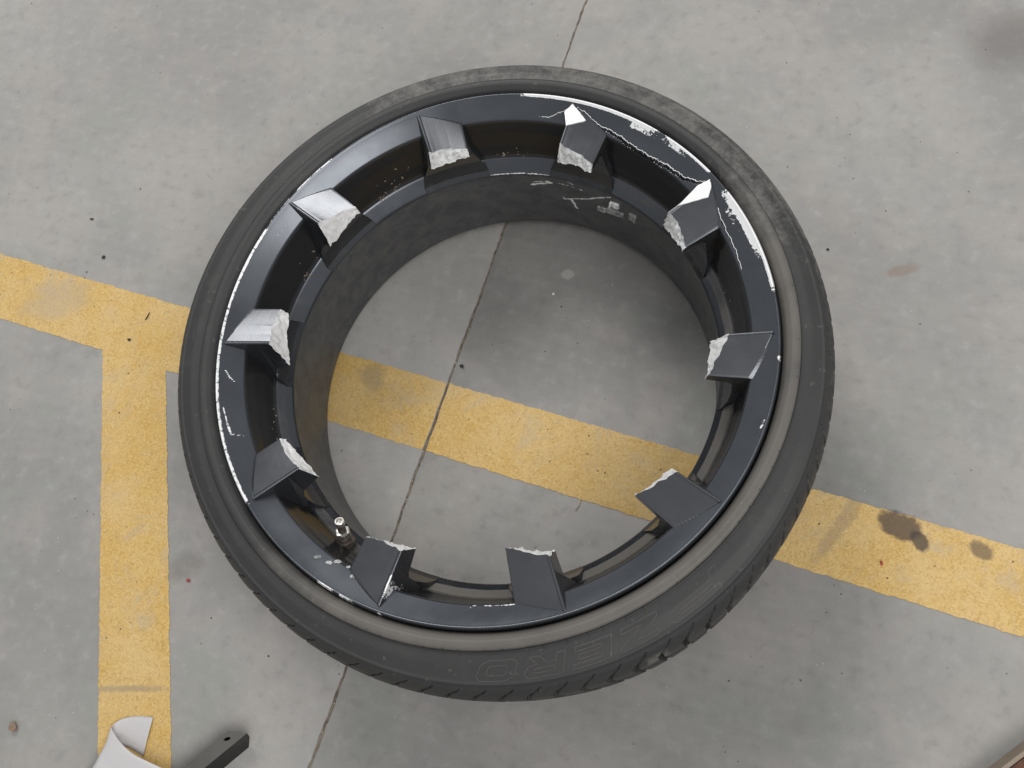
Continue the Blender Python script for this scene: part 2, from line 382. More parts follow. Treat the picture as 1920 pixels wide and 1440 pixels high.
# crack: a real cut in the lip face, outer side lifted
cr = crack_r(D180); cw = crack_w(D180); dist = PR - cr
inside = ((D180 > 10) & (D180 < 82) & on_lip[None, :])
gap = np.where(inside, sstep(np.abs(dist), cw * 1.15, cw * .75), 0) * (cw > .00015)
PZ = PZ - gap * .0075
PZ = PZ + np.where(inside & (dist > 0), .0011 * sstep(D180, 35, 46) * sstep(D180, 70, 57) * sstep(dist, .012, .0), 0)
# bare metal mask, also holding the painted lip highlight
bare = np.zeros((na, nb))
fray = np.where(inside, sstep(np.abs(dist), cw + .0013, cw + .0003) * sstep(cw, .00005, .0006) * (.55 + .18 * np.sin(DEG * 9.1) + .16 * np.sin(DEG * 23)), 0)
bare = np.maximum(bare, fray * .8)
def arcband(d0, d1, soft, r0, r1, rs, val, only=None):
    m = sstep(D180, d0, d0 + soft) * sstep(D180, d1, d1 - soft); rr = PR + dR
    b = sstep(rr, r0 - rs, r0) * sstep(rr, r1 + rs, r1)
    return m * b * val * (PZ > .19)
W360 = DEG % 360
def arcband2(d0, d1, soft, r0, r1, rs, val):
    m = sstep(W360, d0, d0 + soft) * sstep(W360, d1, d1 - soft); rr = PR
    return m * sstep(rr, r0 - rs, r0) * sstep(rr, r1 + rs, r1) * val * (PZ > .205)
wv = .5 + .5 * np.sin(W360 * 2.9) * np.sin(W360 * 1.1 + 1)
bare = np.maximum(bare, arcband2(126, 141, 3, .2836, .2875, .0008, .62))
bare = np.maximum(bare, arcband2(139, 150, 2, .2842, .2875, .0008, .52))
bare = np.maximum(bare, arcband2(147, 217, 4, .2826, .2875, .0014, .56 + .14 * wv))
bare = np.maximum(bare, arcband2(236, 240.5, .6, .2838, .287, .0006, .60)); bare = np.maximum(bare, arcband2(241, 245, .6, .284, .287, .0006, .62)); bare = np.maximum(bare, arcband2(249.5, 251, .4, .285, .287, .0006, .62))
# top of the lip: painted highlight streak running into real scrapes on the upper right
bare = np.maximum(bare, arcband(46, 86.5, 9, .2822, .2853, .0012, .95))
bare = np.maximum(bare, arcband(33, 50, 4, .2832, .2858, .0009, .85))
bare = np.maximum(bare, arcband(47, 60, 6, .2775, .2825, .0030, .60))
bare = np.maximum(bare, arcband(38, 52, 7, .2795, .2832, .0026, .56))
bare = np.maximum(bare, arcband(8, 36, 11, .2800, .2862, .0040, .80)); bare = np.maximum(bare, arcband(2.5, 22, 6, .2832, .2865, .0014, .76))
bare = np.maximum(bare, arcband(16, 32, 6, .2740, .279, .004, .40))
bare = np.maximum(bare, arcband(-9.5, -7, .8, .2835, .287, .0008, .5))
# gouges on the ledge edge and barrel
def gouge(pts, wd, val, taper=True):
    global bare
    for (a0, z0), (a1, z1) in zip(pts[:-1], pts[1:]):
        x0, x1 = math.radians(a0) * .236, math.radians(a1) * .236
        X = np.radians(D180) * .236; Z = prof[None, :, 1] + 0 * X
        L2 = (x1 - x0) ** 2 + (z1 - z0) ** 2; u = np.clip(((X - x0) * (x1 - x0) + (Z - z0) * (z1 - z0)) / L2, 0, 1)
        dd = np.hypot(X - x0 - u * (x1 - x0), Z - z0 - u * (z1 - z0))
        m = sstep(dd, wd * 1.5, wd * .6) * val * (PR < .2362) * (PZ < .15) * (PZ > .02)
        bare = np.maximum(bare, m)
gouge([(72.9, .0975), (72.7, .0935), (65.4, .108), (57.2, .1364)], .0014, .60)
gouge([(70.3, .0945), (69.4, .074), (67.1, .0638), (64.8, .0528), (63.1, .049), (60.5, .0441)], .0024, .52)
gouge([(71.3, .0406), (67.2, .0393), (64.0, .039)], .0014, .60)
gouge([(81.5, .1205), (75.5, .129)], .0024, .60); gouge([(81, .127), (77, .131), (71.3, .1298), (66.6, .1265)], .0012, .56); gouge([(70.5, .138), (68, .132)], .001, .5)
gouge([(95.2, .041), (94, .044)], .0035, .60); gouge([(90, .0441), (89.4, .0441)], .0016, .6); gouge([(86.6, .0412), (86, .0412)], .0016, .6); gouge([(83.5, .0397), (83.0, .0397)], .0016, .6)
bare = np.maximum(bare, sstep(D180, 66, 70) * sstep(D180, 95, 92) * sstep(np.abs(PZ - .1440), .0011, .0003) * (PR < .2375) * .66)
# scratches in a pocket wall behind a spoke
def lipscratch(pts, wd, val):
    global bare
    for (a0, r0), (a1, r1) in zip(pts[:-1], pts[1:]):
        x0, x1 = math.radians(a0) * .27, math.radians(a1) * .27; X = np.radians(D180) * .27; Z = PR
        L2 = (x1 - x0) ** 2 + (r1 - r0) ** 2; u = np.clip(((X - x0) * (x1 - x0) + (Z - r0) * (r1 - r0)) / L2, 0, 1)
        bare = np.maximum(bare, sstep(np.hypot(X - x0 - u * (x1 - x0), Z - r0 - u * (r1 - r0)), wd * 1.6, wd * .5) * val * (PZ > .2))
lipscratch([(-176.2, .2769), (-174.5, .2726), (-173.4, .2679)], .0007, .66); lipscratch([(-167.7, .2789), (-164.5, .2775), (-161.7, .276)], .0008, .60)
lipscratch([(-163.9, .278), (-161.3, .2764), (-160.5, .2667)], .0007, .58); lipscratch([(-93.8, .2678), (-92.3, .2620), (-91.7, .2622)], .0007, .5)
lipscratch([(-90.1, .2622), (-84.1, .2630), (-79.8, .2630)], .0007, .55); lipscratch([(-22.4, .2807), (-20.6, .2821)], .0011, .52); lipscratch([(146, .2700), (150, .2715)], .0006, .42)
bare[gap > .4] = 0
# grime in the pockets and on the barrel
dust = np.zeros((na, nb))
pocket = (prof[:, 1] > .150) & (prof[:, 1] < .208) & (prof[:, 0] < .2605)
side = .5 + .5 * np.cos(np.radians(D180 + 62))
dust += pocket[None, :] * (sstep(prof[:, 1], .172, .1575)[None, :] * (.05 + .68 * side) + sstep(prof[:, 1], .20, .165)[None, :] * .30 * sstep(side, .55, .95))
ledge = (prof[:, 0] < .2489) & (prof[:, 1] >= .143) & (prof[:, 1] <= .1571)
dust += ledge[None, :] * (.12 + .12 * side)
barrel = (prof[:, 0] < .239) & (prof[:, 1] < .143) & (prof[:, 1] > .021)
dust += barrel[None, :] * (.20 + .22 * sstep(D180, 60, 10) * sstep(D180, -90, -20))
matte = np.broadcast_to((sstep(prof[:, 1], .142, .139) * (prof[:, 0] < .27) * .9)[None, :], (na, nb)).copy()
pocket_shade = np.broadcast_to((sstep(prof[:, 0], .2606, .2601) * sstep(prof[:, 1], .1575, .163) * (prof[:, 1] < .2125))[None, :] * .92, (na, nb)).copy()  # darkens the pocket walls, painting in the shade between the spokes
rr = PR + dR
V = np.stack([rr * np.cos(ar)[:, None], rr * np.sin(ar)[:, None], PZ], -1).reshape(-1, 3)
rim = mk("rim", V, grid_faces(na, nb, True, True), M_rim, wheel, True, {"bare": bare.ravel(), "dust": dust.ravel(), "matte": matte.ravel(), "pocket_shade": pocket_shade.ravel()})

# raised thin torn edge along the open crack
cd_ = np.arange(13, 80, .25); cv = []
for side_ in (1, -1):
    pass
def lip_z(r): return np.interp(r, [.2618, .2822, .2835, .2843], [.2140, .2265, .2274, .2275])
cv = []; 
jit = np.random.default_rng(5)
for a in cd_:
    wdt = float(crack_w(np.array(a))); r0 = float(crack_r(np.array(a))) + four(LIPC, np.array([R(a)]))[0] * sstep(crack_r(np.array(a)), .258, .281) + wdt * .9
    e = min(1, wdt / .0009); j = .7 * (j if 'j' in globals() else .5) + .3 * jit.uniform(.0, 1.0) ** 2
    for (dr, dz) in ((0, .0010), (.0002 + .0004 * j * e, .0011 + .0006 * j * e), (.0004 + .0008 * j * e, .0008)):
        rr_ = r0 + dr; cv.append((rr_ * math.cos(R(a)), rr_ * math.sin(R(a)), lip_z(rr_) + dz * e - .0002 * (1 - e)))
mk("torn_edge", cv, grid_faces(len(cd_), 3), M_frac, wheel, False)

# ---- tyre
NA = 86 * 30
ta = np.linspace(0, 2 * math.pi, NA, endpoint=False); tdeg = ((np.degrees(ta) + 180) % 360) - 180
tp = rimline(((.2852, .208), (.2875, .2165), 2), ((.2875, .2165), (.2886, .2212), 2), ((.2886, .2212), (.2910, .2250), 3), ((.2910, .2250), (.2960, .2282), 3), ((.2960, .2282), (.3005, .2288), 3), ((.3005, .2288), (.3032, .2280), 2),
             ((.3032, .2280), (.3042, .2262), 2), ((.3042, .2262), (.3048, .2240), 2), ((.3048, .2240), (.3066, .2240), 2), ((.3066, .2240), (.3150, .2246), 4), ((.3150, .2246), (.3258, .2222), 5), ((.3258, .2222), (.3268, .2229), 1),
             ((.3268, .2229), (.3276, .2224), 1), ((.3276, .2224), (.3282, .2206), 1), ((.3282, .2206), (.3320, .2176), 4), ((.3320, .2176), (.3362, .2118), 6), ((.3362, .2118), (.3390, .2048), 4), ((.3390, .2048), (.3402, .196), 3),
             ((.3402, .196), (.3408, .17), 5), ((.3408, .17), (.3410, .11), 8), ((.3410, .11), (.3402, .045), 8), ((.3402, .045), (.338, .026), 3), ((.338, .026), (.330, .010), 3), ((.330, .010), (.317, .0025), 2), ((.317, .0025), (.300, .0012), 2),
             ((.300, .0012), (.289, .007), 2), ((.289, .007), (.276, .022), 2), ((.276, .022), (.268, .032), 1))
tp = np.array(tp); nt = len(tp)
TR = np.broadcast_to(tp[:, 0], (NA, nt)).copy(); TZ = np.broadcast_to(tp[:, 1], (NA, nt)).copy()
ow = sstep(TR, .300, .335); TDR = four(SILC, ta)[:, None] * ow + four(LIPC, ta)[:, None] * (1 - ow) * (TZ > .1)
# sloping shoulder sipes cut into the tread edge
per = 2 * math.pi / 86
sl = np.where(tp[:, 1] > .2045, (.3390 - np.minimum(tp[:, 0], .3390)) / .0085 * R(3.0), (tp[:, 1] - .2045) * R(-9))
start = sstep(tp[:, 0], .3312, .3335) * (tp[:, 1] < .2180) * (tp[:, 1] > .03)
ph = (ta[:, None] - sl[None, :] + per / 2) % per - per / 2
hw = R(.40) * (.30 + .70 * sstep(tp[:, 1], .2135, .204))[None, :]
sip = sstep(np.abs(ph), hw * 1.12, hw * .9) * start[None, :]
# two circumferential tread grooves lower on the tread
cg = (np.exp(-((tp[:, 1] - .150) / .004) ** 2) + np.exp(-((tp[:, 1] - .085) / .004) ** 2)) * (tp[:, 0] > .339)
nrm = np.zeros((nt, 2)); dd = np.gradient(tp, axis=0); L = np.hypot(dd[:, 0], dd[:, 1]); nrm[:, 0] = dd[:, 1] / L; nrm[:, 1] = -dd[:, 0] / L   # inward
depth = sip * .0120 + cg[None, :] * .006
# nrm sign: make it point into the rubber
sg = np.where(nrm[:, 0] * (tp[:, 0] - .31) + nrm[:, 1] * (tp[:, 1] - .115) > 0, -1, 1); nrm *= sg[:, None]
TR = TR + TDR + depth * nrm[None, :, 0]; TZ = TZ + depth * nrm[None, :, 1]
# small moulded nibs beside the bead line
tdust = np.zeros((NA, nt)); scuff = np.zeros((NA, nt))
band = sstep(tp[:, 0], .2865, .2885) * sstep(tp[:, 0], .3046, .3036) * (tp[:, 1] > .21)
lower = sstep(tdeg, -150, -110) * sstep(tdeg, 40, 6)
tdust += band[None, :] * (lower * .95 + .10)[:, None]
tdust += (sstep(tp[:, 0], .3048, .310) * (tp[:, 1] > .2))[None, :] * .12
top = sstep(tdeg, -2, 26) * sstep(tdeg, 122, 112)
scuff += ((sstep(tp[:, 0], .3040, .3062) * (tp[:, 1] > .1))[None, :] * top[:, None]) * .78
scuff += ((tp[:, 0] > .288) & (tp[:, 0] < .304) & (tp[:, 1] > .2))[None, :] * (sstep(tdeg, 14, 20) * sstep(tdeg, 46, 30))[:, None] * .62
scuff += (sstep(tp[:, 0], .333, .339) * (tp[:, 1] < .212) * (tp[:, 1] > .1))[None, :] * (.36 * (sstep(tdeg, -75, -50) * sstep(tdeg, 0, -20)))[:, None]
scuff += (sstep(tp[:, 0], .333, .337) * (tp[:, 1] > .19))[None, :] * (.95 * sstep(tdeg, -66, -64.5) * sstep(tdeg, -60.5, -62))[:, None]
scuff += (sstep(tp[:, 0], .328, .336) * (tp[:, 1] > .15))[None, :] * (.30 * sstep(tdeg, -20, 10) * sstep(tdeg, 40, 20))[:, None]
TV = np.stack([TR * np.cos(ta)[:, None], TR * np.sin(ta)[:, None], TZ], -1).reshape(-1, 3)
tyre = mk("tyre", TV, grid_faces(NA, nt, True, True), M_rub, wheel, True, {"dust": tdust.ravel(), "scuff": scuff.ravel()})
top_n = 40
def tyre_z(r):
    k = (tp[:, 1] > .205) & (tp[:, 0] > .2905); rs, zs = tp[k, 0], tp[k, 1]; o = np.argsort(rs); return float(np.interp(r, rs[o], zs[o]))

def tube(pts, rad, closed=False, sides=6):
    """swept tube along a 3-d polyline; rad scalar or list"""
    P = [Vector(p) for p in pts]; n = len(P); V = []; 
    for i in range(n):
        a = P[(i - 1) % n] if (closed or i > 0) else P[i]; b = P[(i + 1) % n] if (closed or i < n - 1) else P[i]
        tdir = (b - a).normalized(); up = Vector((0, 0, 1)) if abs(tdir.z) < .9 else Vector((1, 0, 0))
        x = tdir.cross(up).normalized(); y = x.cross(tdir).normalized(); rr_ = rad[i] if hasattr(rad, '__len__') else rad
        for k in range(sides):
            q = 2 * math.pi * k / sides; V.append(P[i] + x * math.cos(q) * rr_ + y * math.sin(q) * rr_)
    F = []
    for i in range(n if closed else n - 1):
        for k in range(sides):
            a = i * sides + k; b = i * sides + (k + 1) % sides; c = ((i + 1) % n) * sides + (k + 1) % sides; d = ((i + 1) % n) * sides + k
            F.append((a, d, c, b))
    if not closed: F.append(tuple(range(sides))); F.append(tuple(reversed(range((n - 1) * sides, n * sides))))
    return V, F
class Acc:
    def __init__(s): s.V = []; s.F = []
    def add(s, V, F):
        o = len(s.V); s.V += [tuple(v) for v in V]; s.F += [tuple(i + o for i in f) for f in F]
# raised outline lettering, read clockwise with tops outward
def dens(poly, closed, step=.06):
    out = []; m = len(poly) if closed else len(poly) - 1
    for i in range(m):
        p, q = np.array(poly[i]), np.array(poly[(i + 1) % len(poly)]); k = max(1, int(np.hypot(*(q - p)) / step))
        out += [tuple(p + (q - p) * j / k) for j in range(k)]
    if not closed: out.append(tuple(poly[-1]))
    return out
LET = {
 'O': [[(.12, 0), (.80, 0), (.94, .12), (1, .30), (1, .82), (.88, 1), (.20, 1), (.06, .88), (0, .70), (0, .18)], [(.30, .27), (.70, .27), (.76, .36), (.76, .68), (.70, .74), (.30, .74), (.24, .66), (.24, .36)]],
 'R': [[(0, 0), (.24, 0), (.24, .36), (.46, .36), (.72, 0), (1, 0), (.72, .38), (.92, .46), (1, .60), (1, .84), (.88, 1), (0, 1)], [(.24, .58), (.70, .58), (.77, .64), (.77, .74), (.70, .78), (.24, .78)]],
 'E': [[(0, 0), (1, 0), (1, .22), (.25, .22), (.25, .39), (.9, .39), (.9, .60), (.25, .60), (.25, .78), (1, .78), (1, 1), (0, 1)]],
 'Z': [[(0, 0), (1, 0), (1, .22), (.42, .22), (1, .78), (1, 1), (0, 1), (0, .78), (.60, .78), (0, .22)]],
 'P': [[(0, 0), (.14, 0), (.14, .38), (.84, .38), (1, .54), (1, .86), (.9, 1), (0, 1)], [(.14, .60), (.78, .60), (.83, .66), (.83, .74), (.78, .78), (.14, .78)]]}
lt = Acc()
for ch, p0, p1 in (('P', -48.5, -59.2), ('Z', -60.6, -67.6), ('E', -68.8, -75.4), ('R', -76.6, -83.3), ('O', -84.5, -91.0)):
    for poly in LET[ch]:
        pts = []
        for (x, y) in dens(poly, True):
            phi = R(p0 + (p1 - p0) * (x * .93 + .07 * 0) - 1.0 * (y - .5) * (1.3)); r = .3100 + y * .0142
            z = tyre_z(r) + .00005; rr_ = r + float(four(SILC, np.array([phi]))[0] * sstep(r, .300, .335))
            pts.append((rr_ * math.cos(phi), rr_ * math.sin(phi), z))
        lt.add(*tube(pts, .00030, True, 5))
o = mk("lettering", lt.V, lt.F, M_rub, tyre, True, {"dust": np.full(len(lt.V), .95)})  # dust mask lightens the letters, painting the highlight on their ridges
# mould nibs and fine rib line on the side wall
nb_ = Acc(); 
for k in range(46):
    a = R(-150 + k * 3.55 + rng.uniform(-.8, .8)); r = .3036 + rng.uniform(-.0012, .001); z = tyre_z(r)
    nb_.add(*tube([(r * math.cos(a), r * math.sin(a), z - .0004), (r * math.cos(a), r * math.sin(a), z + .0012)], [.00055, .0003], False, 5))
tag(mk("mould_nib", nb_.V, nb_.F, M_dark, tyre, True), kind='stuff')

# ---- ten broken spoke stubs
TIP = [106.5, 70.3, 33.9, -2.5, -38.3, -74.0, -110.2, -145.6, 178.1, 142.3]
SP = dict(  # order: top-left going clockwise; inner radius at ridge side / other side, bottoms (r,z)
    I1=[.232, .2315, .228, .2385, .2330, .2285, .2245, .227, .2315, .236],
    I2=[.227, .223, .2225, .221, .2175, .2105, .2275, .2335, .230, .223],
    B1=[(.227, .197), (.2265, .193), (.223, .190), (.2225, .190), (.2225, .196), (.2205, .195), (.2170, .196), (.2205, .187), (.2265, .177), (.231, .182)],
    B2=[(.223, .207), (.219, .208), (.2185, .209), (.2205, .204), (.2160, .205), (.2088, .204), (.2275, .205), (.2295, .206), (.226, .2045), (.219, .208)])
LBL = ["broken spoke stub with a wide fractured end at the top of the rim", "broken spoke stub with a white glint painted on its tip beside the open crack", "broken spoke stub with a long painted white glint at the right end of the crack",
       "broken spoke stub on the right side of the rim", "broken spoke stub overhanging the yellow stripe at lower right", "longest broken spoke stub at the bottom of the rim", "broken spoke stub with a chipped ridge right of the valve",
       "broken spoke stub left of the valve", "broken spoke stub on the left above the yellow stripe end", "broken spoke stub at the upper left of the rim"]
NC = 17
def lerp(a, b, t): return a + (b - a) * t
for k in range(10):
    a0 = TIP[k]; r = np.random.default_rng(100 + k)
    U = np.concatenate([[0.0, .028, .050, .075], np.linspace(.13, .95, NC - 5), [1.0]]); n = len(U)
    I1, I2, B1, B2 = (SP[q][k] for q in ('I1', 'I2', 'B1', 'B2'))
    jt = r.normal(0, .0003, n) + wob(U, 300 + k, (7, .0007), (19, .0005)); jt[0] *= .3; jt[-1] *= .3
    jb = r.normal(0, .0006, n) + wob(U, 400 + k, (8, .0008), (22, .0006))
    bulge = .0016 * np.sin(math.pi * U)
    verts = []; fr_top = []; fr_bot = []
    cols = []
    for i, u in enumerate(U):
        phi_o = a0 - 9.8 * u; phi_i = a0 + (-.1) - 10.55 * u
        ro = lerp(.2796, .2590, u); zo = lerp(.2272, .2168, u)
        ri = lerp(I1, I2, u) + jt[i] - bulge[i] * (1 if k in (5, 6, 4) else -.4); zi = lerp(.2226, .2168, u)
        dzr = {0: -.0006, 1: .0, 2: .0, 3: -.0010}.get(i, -.0010) if i < n - 1 else -.0012
        if i in (1,): dzr = .0
        zo += dzr if i >= 3 else 0; zi += dzr if i >= 3 else 0
        if i == 0: zi -= .0008; zo -= .0008
        rb = lerp(B1[0], B2[0], u) + jb[i] * .6; zb = lerp(B1[1], B2[1], u ** .8) + jb[i]
        und = min(zb, .206)
        P = [(.2840, zo - .006, phi_o), (ro, zo, phi_o)]
        for s_ in (.25, .5, .75): P.append((lerp(ro, ri, s_), lerp(zo, zi, s_), lerp(phi_o, phi_i, s_)))
        P.append((ri, zi, phi_i))
        # web below: flares towards the ledge
        flare = lambda zz: (sstep(np.array(zz), .190, .146) * 1.0)
        def fa(zz, ph): return ph + float(flare(zz)) * (4.2 * (1 - u) ** 2 - 3.0 * u ** 2) + 1.1 * (1 - u) ** 3 * float(sstep(np.array(zz), .222, .195))
        bot = [(rb, zb), (rb + .006, zb - .0012), (.2415, zb - .0045), (.2452, zb - .010), (.2463, min(zb - .016, .176)), (.2440, .163), (.2385, .1495), (.2343, .1432), (.2352, .138), (.262, .138), (.284, .19)]
        for (rr_, zz) in bot: P.append((rr_, zz, fa(zz, lerp(phi_i, phi_o, max(0, min(1, (rr_ - ri) / (ro - ri)))))))
        cols.append(P)
    m = len(cols[0]); V = []
    for P in cols:
        for (rr_, zz, ph) in P: V.append((rr_ * math.cos(R(ph)), rr_ * math.sin(R(ph)), zz))
    F = []
    iT, iB = 5, 6
    for i in range(n - 1):
        for j in range(m):
            if j == iT: continue       # the fracture is a mesh of its own
            j2 = (j + 1) % m; F.append((i * m + j, i * m + j2, (i + 1) * m + j2, (i + 1) * m + j))
    F.append(tuple(reversed(range(m)))); F.append(tuple(range((n - 1) * m, n * m)))
    dv = np.zeros(len(V)); dvz = np.array([v[2] for v in V]); dv = sstep(dvz, .18, .145) * .28
    bv = np.zeros(len(V))
    if k == 6: bv[[3 * 0 + q for q in (2, 3)]] = .75; bv[[m + q for q in (2, 3)]] = .62
    st = mk("spoke_stub", V, F, M_spk, wheel, False, {"bare": bv, "dust": dv}); st["label"] = LBL[k]
    bevel(st, .0011, 3, 32)
    # fractured end: rough grid between the two edges
    NR = 9; NI = 28; fv = []
    ui = np.linspace(0, n - 1, NI)
    T = np.array([V[i * m + iT] for i in range(n)]); B = np.array([V[i * m + iB] for i in range(n)])
    Ti = np.stack([np.interp(ui, np.arange(n), T[:, c]) for c in range(3)], 1); Bi = np.stack([np.interp(ui, np.arange(n), B[:, c]) for c in range(3)], 1)
    rough = r.normal(0, .0009, (NI, NR)); big = wob(np.linspace(0, 1, NI), 500 + k, (9, .0007), (25, .0005))[:, None] * np.sin(np.linspace(0, math.pi, NR))[None, :]
    for i in range(NI):
        for j in range(NR):
            s_ = j / (NR - 1); q = lerp(Ti[i], Bi[i], s_); rad = np.array([q[0], q[1], 0]) / math.hypot(q[0], q[1])
            e = 0 if j in (0,) else 1
            off_ = (rough[i, j] + big[i, j]) * (1 if 0 < j < NR - 1 else .25) - .0005 * (j == 0) - .0006 * (j == NR - 1)
            q = q + rad * off_ * e + np.array([0, 0, .0002 if j == 0 else (-.0009 * r.random() if j == NR - 1 else r.normal(0, .0004))])
            fv.append(q)
    mk("fracture_face", fv, grid_faces(NI, NR, False, True), M_frac, st, False)

def patch(name, poly, zf, mat, parent, th=.0006):
    """thin irregular flake following zf(x, y)"""
    pts = []
    for i in range(len(poly)):
        p, q = np.array(poly[i]), np.array(poly[(i + 1) % len(poly)])
        for j in range(6): pts.append(p + (q - p) * j / 6 + rng.normal(0, .00022, 2) * (j > 0))
    n = len(pts); V = [(p[0], p[1], zf(*p) + th) for p in pts] + [(p[0], p[1], zf(*p) - .001) for p in pts]
    F = [tuple(range(n))] + [(i, i + n, (i + 1) % n + n, (i + 1) % n) for i in range(n)]
    return mk(name, V, F, mat, parent, False)
stubs = [o for o in wheel.children if o.name.startswith("spoke_stub")]
def face_z(k):
    def f(x, y):
        rr_ = math.hypot(x, y); u = (TIP[k] - math.degrees(math.atan2(y, x))) / 10.0; u = min(max(u, 0), 1)
        ro = lerp(.2796, .2590, u); zo = lerp(.2272, .2168, u); ri = lerp(SP['I1'][k], SP['I2'][k], u); zi = lerp(.2226, .2168, u)
        s_ = (ro - rr_) / (ro - ri); return lerp(zo, zi, s_)
    return f
patch("glint_patch", [(.0938, .2622), (.0852, .2540), (.0862, .2375), (.1075, .2430), (.0985, .2565)], face_z(1), M_bare_glint, stubs[1], .0004)  # specular glint on the stub tip, painted as a bright flake
patch("glint_patch", [(.2318, .1560), (.2185, .1500), (.1985, .1310), (.2290, .1375), (.2325, .1480)], face_z(2), M_bare_glint, stubs[2], .0004)  # same painted glint on the next stub
# nicks on the lip beside the stub right of the valve
def lipf(x, y): return lip_z(math.hypot(x, y))
for (px, py, s_) in ((-.163, -.2145, .0042), (-.1515, -.2200, .0046), (-.1440, -.2190, .0045), (-.1330, -.2240, .0034), (-.1270, -.2330, .0052)):
    poly = [(px + s_ * rng.uniform(.5, 1) * math.cos(q), py + s_ * .6 * rng.uniform(.4, 1) * math.sin(q)) for q in np.linspace(0, 6.28, 7)[:-1]]
    patch("lip_nick", poly, lipf, M_wt, wheel, .0003)

# ---- valve stem
def ring_mesh(profile, sides, axis_pts=None):
    V = []; F = []
    for (rr_, zz) in profile:
        for k in range(sides): q = 2 * math.pi * k / sides; V.append((rr_ * math.cos(q), rr_ * math.sin(q), zz))
    for i in range(len(profile) - 1):
        for k in range(sides): F.append((i * sides + k, i * sides + (k + 1) % sides, (i + 1) * sides + (k + 1) % sides, (i + 1) * sides + k))
    F.append(tuple(reversed(range(sides)))); F.append(tuple(range((len(profile) - 1) * sides, len(profile) * sides))); return V, F
va, vb = np.array([.2475 * math.cos(R(-129.3)), .2475 * math.sin(R(-129.3)), .158]), np.array([.2318 * math.cos(R(-131.4)), .2318 * math.sin(R(-131.4)), .1935])
vd = Vector(vb - va).normalized(); vm = Matrix.Translation(Vector(va)) @ vd.to_track_quat('Z', 'Y').to_matrix().to_4x4()
V, F = ring_mesh([(.0098, -.004), (.0100, .002), (.0092, .0065), (.0078, .0085), (.0074, .012), (.0066, .0135), (.004, .0137)], 24)
stem = mk("valve_stem", [vm @ Vector(v) for v in V], F, M_collar, wheel, False); bevel(stem, .0004)
V, F = ring_mesh([(.0072, .0135), (.0080, .0145), (.0080, .0195), (.0072, .0205), (.0048, .0207), (.0045, .0195)], 6); mk("valve_nut", [vm @ Vector(v) for v in V], F, M_valve, stem, False)
th = [(.0040, .018)]
for q in range(9): th += [(.0041, .0205 + q * .0012), (.0035, .0211 + q * .0012)]
V, F = ring_mesh(th, 18); mk("valve_thread", [vm @ Vector(v) for v in V], F, M_collar, stem, True)
V, F = ring_mesh([(.0036, .0310), (.0050, .0318), (.0052, .0350), (.0050, .0368), (.0046, .0372), (.0034, .0372), (.0032, .0348), (.0010, .0350), (.0010, .0364), (.0004, .0366)], 20); mk("valve_cap", [vm @ Vector(v) for v in V], F, M_valve, stem, False)

# ---- broken balance weights stuck to the barrel below the crack
def barrel_block(name, a0, a1, z0, z1, th, mat, seed, twist=0):
    r = np.random.default_rng(seed); V = []; NS = 5
    for i in range(NS):
        a = lerp(a0, a1, i / (NS - 1)); wob_ = r.normal(0, .0006, 4); zc0 = z0 + twist * i / (NS - 1); zc1 = z1 + twist * i / (NS - 1)
        for (zz, inn, w_) in ((zc0, 0, 0), (zc0 + .0006, th, wob_[1]), (zc1 - .0006, th * .8, wob_[2]), (zc1, 0, 0)):
            rr_ = .2345 + (.143 - zz) * .024 + .0006 - inn + w_; V.append((rr_ * math.cos(R(a)), rr_ * math.sin(R(a)), zz + r.normal(0, .0005)))
    F = []
    for i in range(NS - 1):
        for j in range(3): F.append((i * 4 + j, (i + 1) * 4 + j, (i + 1) * 4 + j + 1, i * 4 + j + 1))
    F += [(0, 1, 2, 3), tuple(reversed(range((NS - 1) * 4, NS * 4)))]
    o = mk(name, V, F, mat, wheel, False); bevel(o, .0005); return o
barrel_block("balance_weight", 62.2, 59.0, .092, .101, .0035, M_wt, 1, .004)
barrel_block("balance_weight", 58.9, 53.4, .099, .108, .0040, M_wt, 2, .004)
barrel_block("balance_weight", 57.6, 54.6, .117, .127, .0045, M_bare_glint, 3, .003)
barrel_block("balance_weight", 51.2, 48.6, .110, .124, .0040, M_wt, 4, .002)

# crumbs of dirt lodged in the pockets
acc = Acc(); r = np.random.default_rng(77)
def wall_r(z): return float(np.interp(z, [.1574, .1595, .165, .175, .193, .21], [.2490, .2498, .2512, .2540, .2578, .2602]))
for (d0, d1, z0, z1, cnt) in ((117, 124, .157, .163, 26), (112, 124, .165, .195, 9), (82, 91, .157, .172, 10), (60, 63, .158, .185, 14), (146, 157, .157, .180, 10), (-14, 14, .157, .168, 12), (-170, -160, .157, .172, 8)):
    for q in range(cnt):
        d = r.uniform(d0, d1); z = r.uniform(z0, z1); s_ = r.uniform(.0005, .0015); rr_ = wall_r(z) - s_ * .2
        c = np.array([rr_ * math.cos(R(d)), rr_ * math.sin(R(d)), z + .0002]); T_ = [c + r.normal(0, 1, 3) * s_ for _ in range(5)]
        acc.add(T_, [(0, 1, 2), (0, 2, 3), (0, 3, 4), (1, 2, 3), (2, 3, 4), (0, 1, 4), (1, 3, 4)])
tag(mk("dirt_crumbs", acc.V, acc.F, M_edge, wheel, False), kind='stuff')

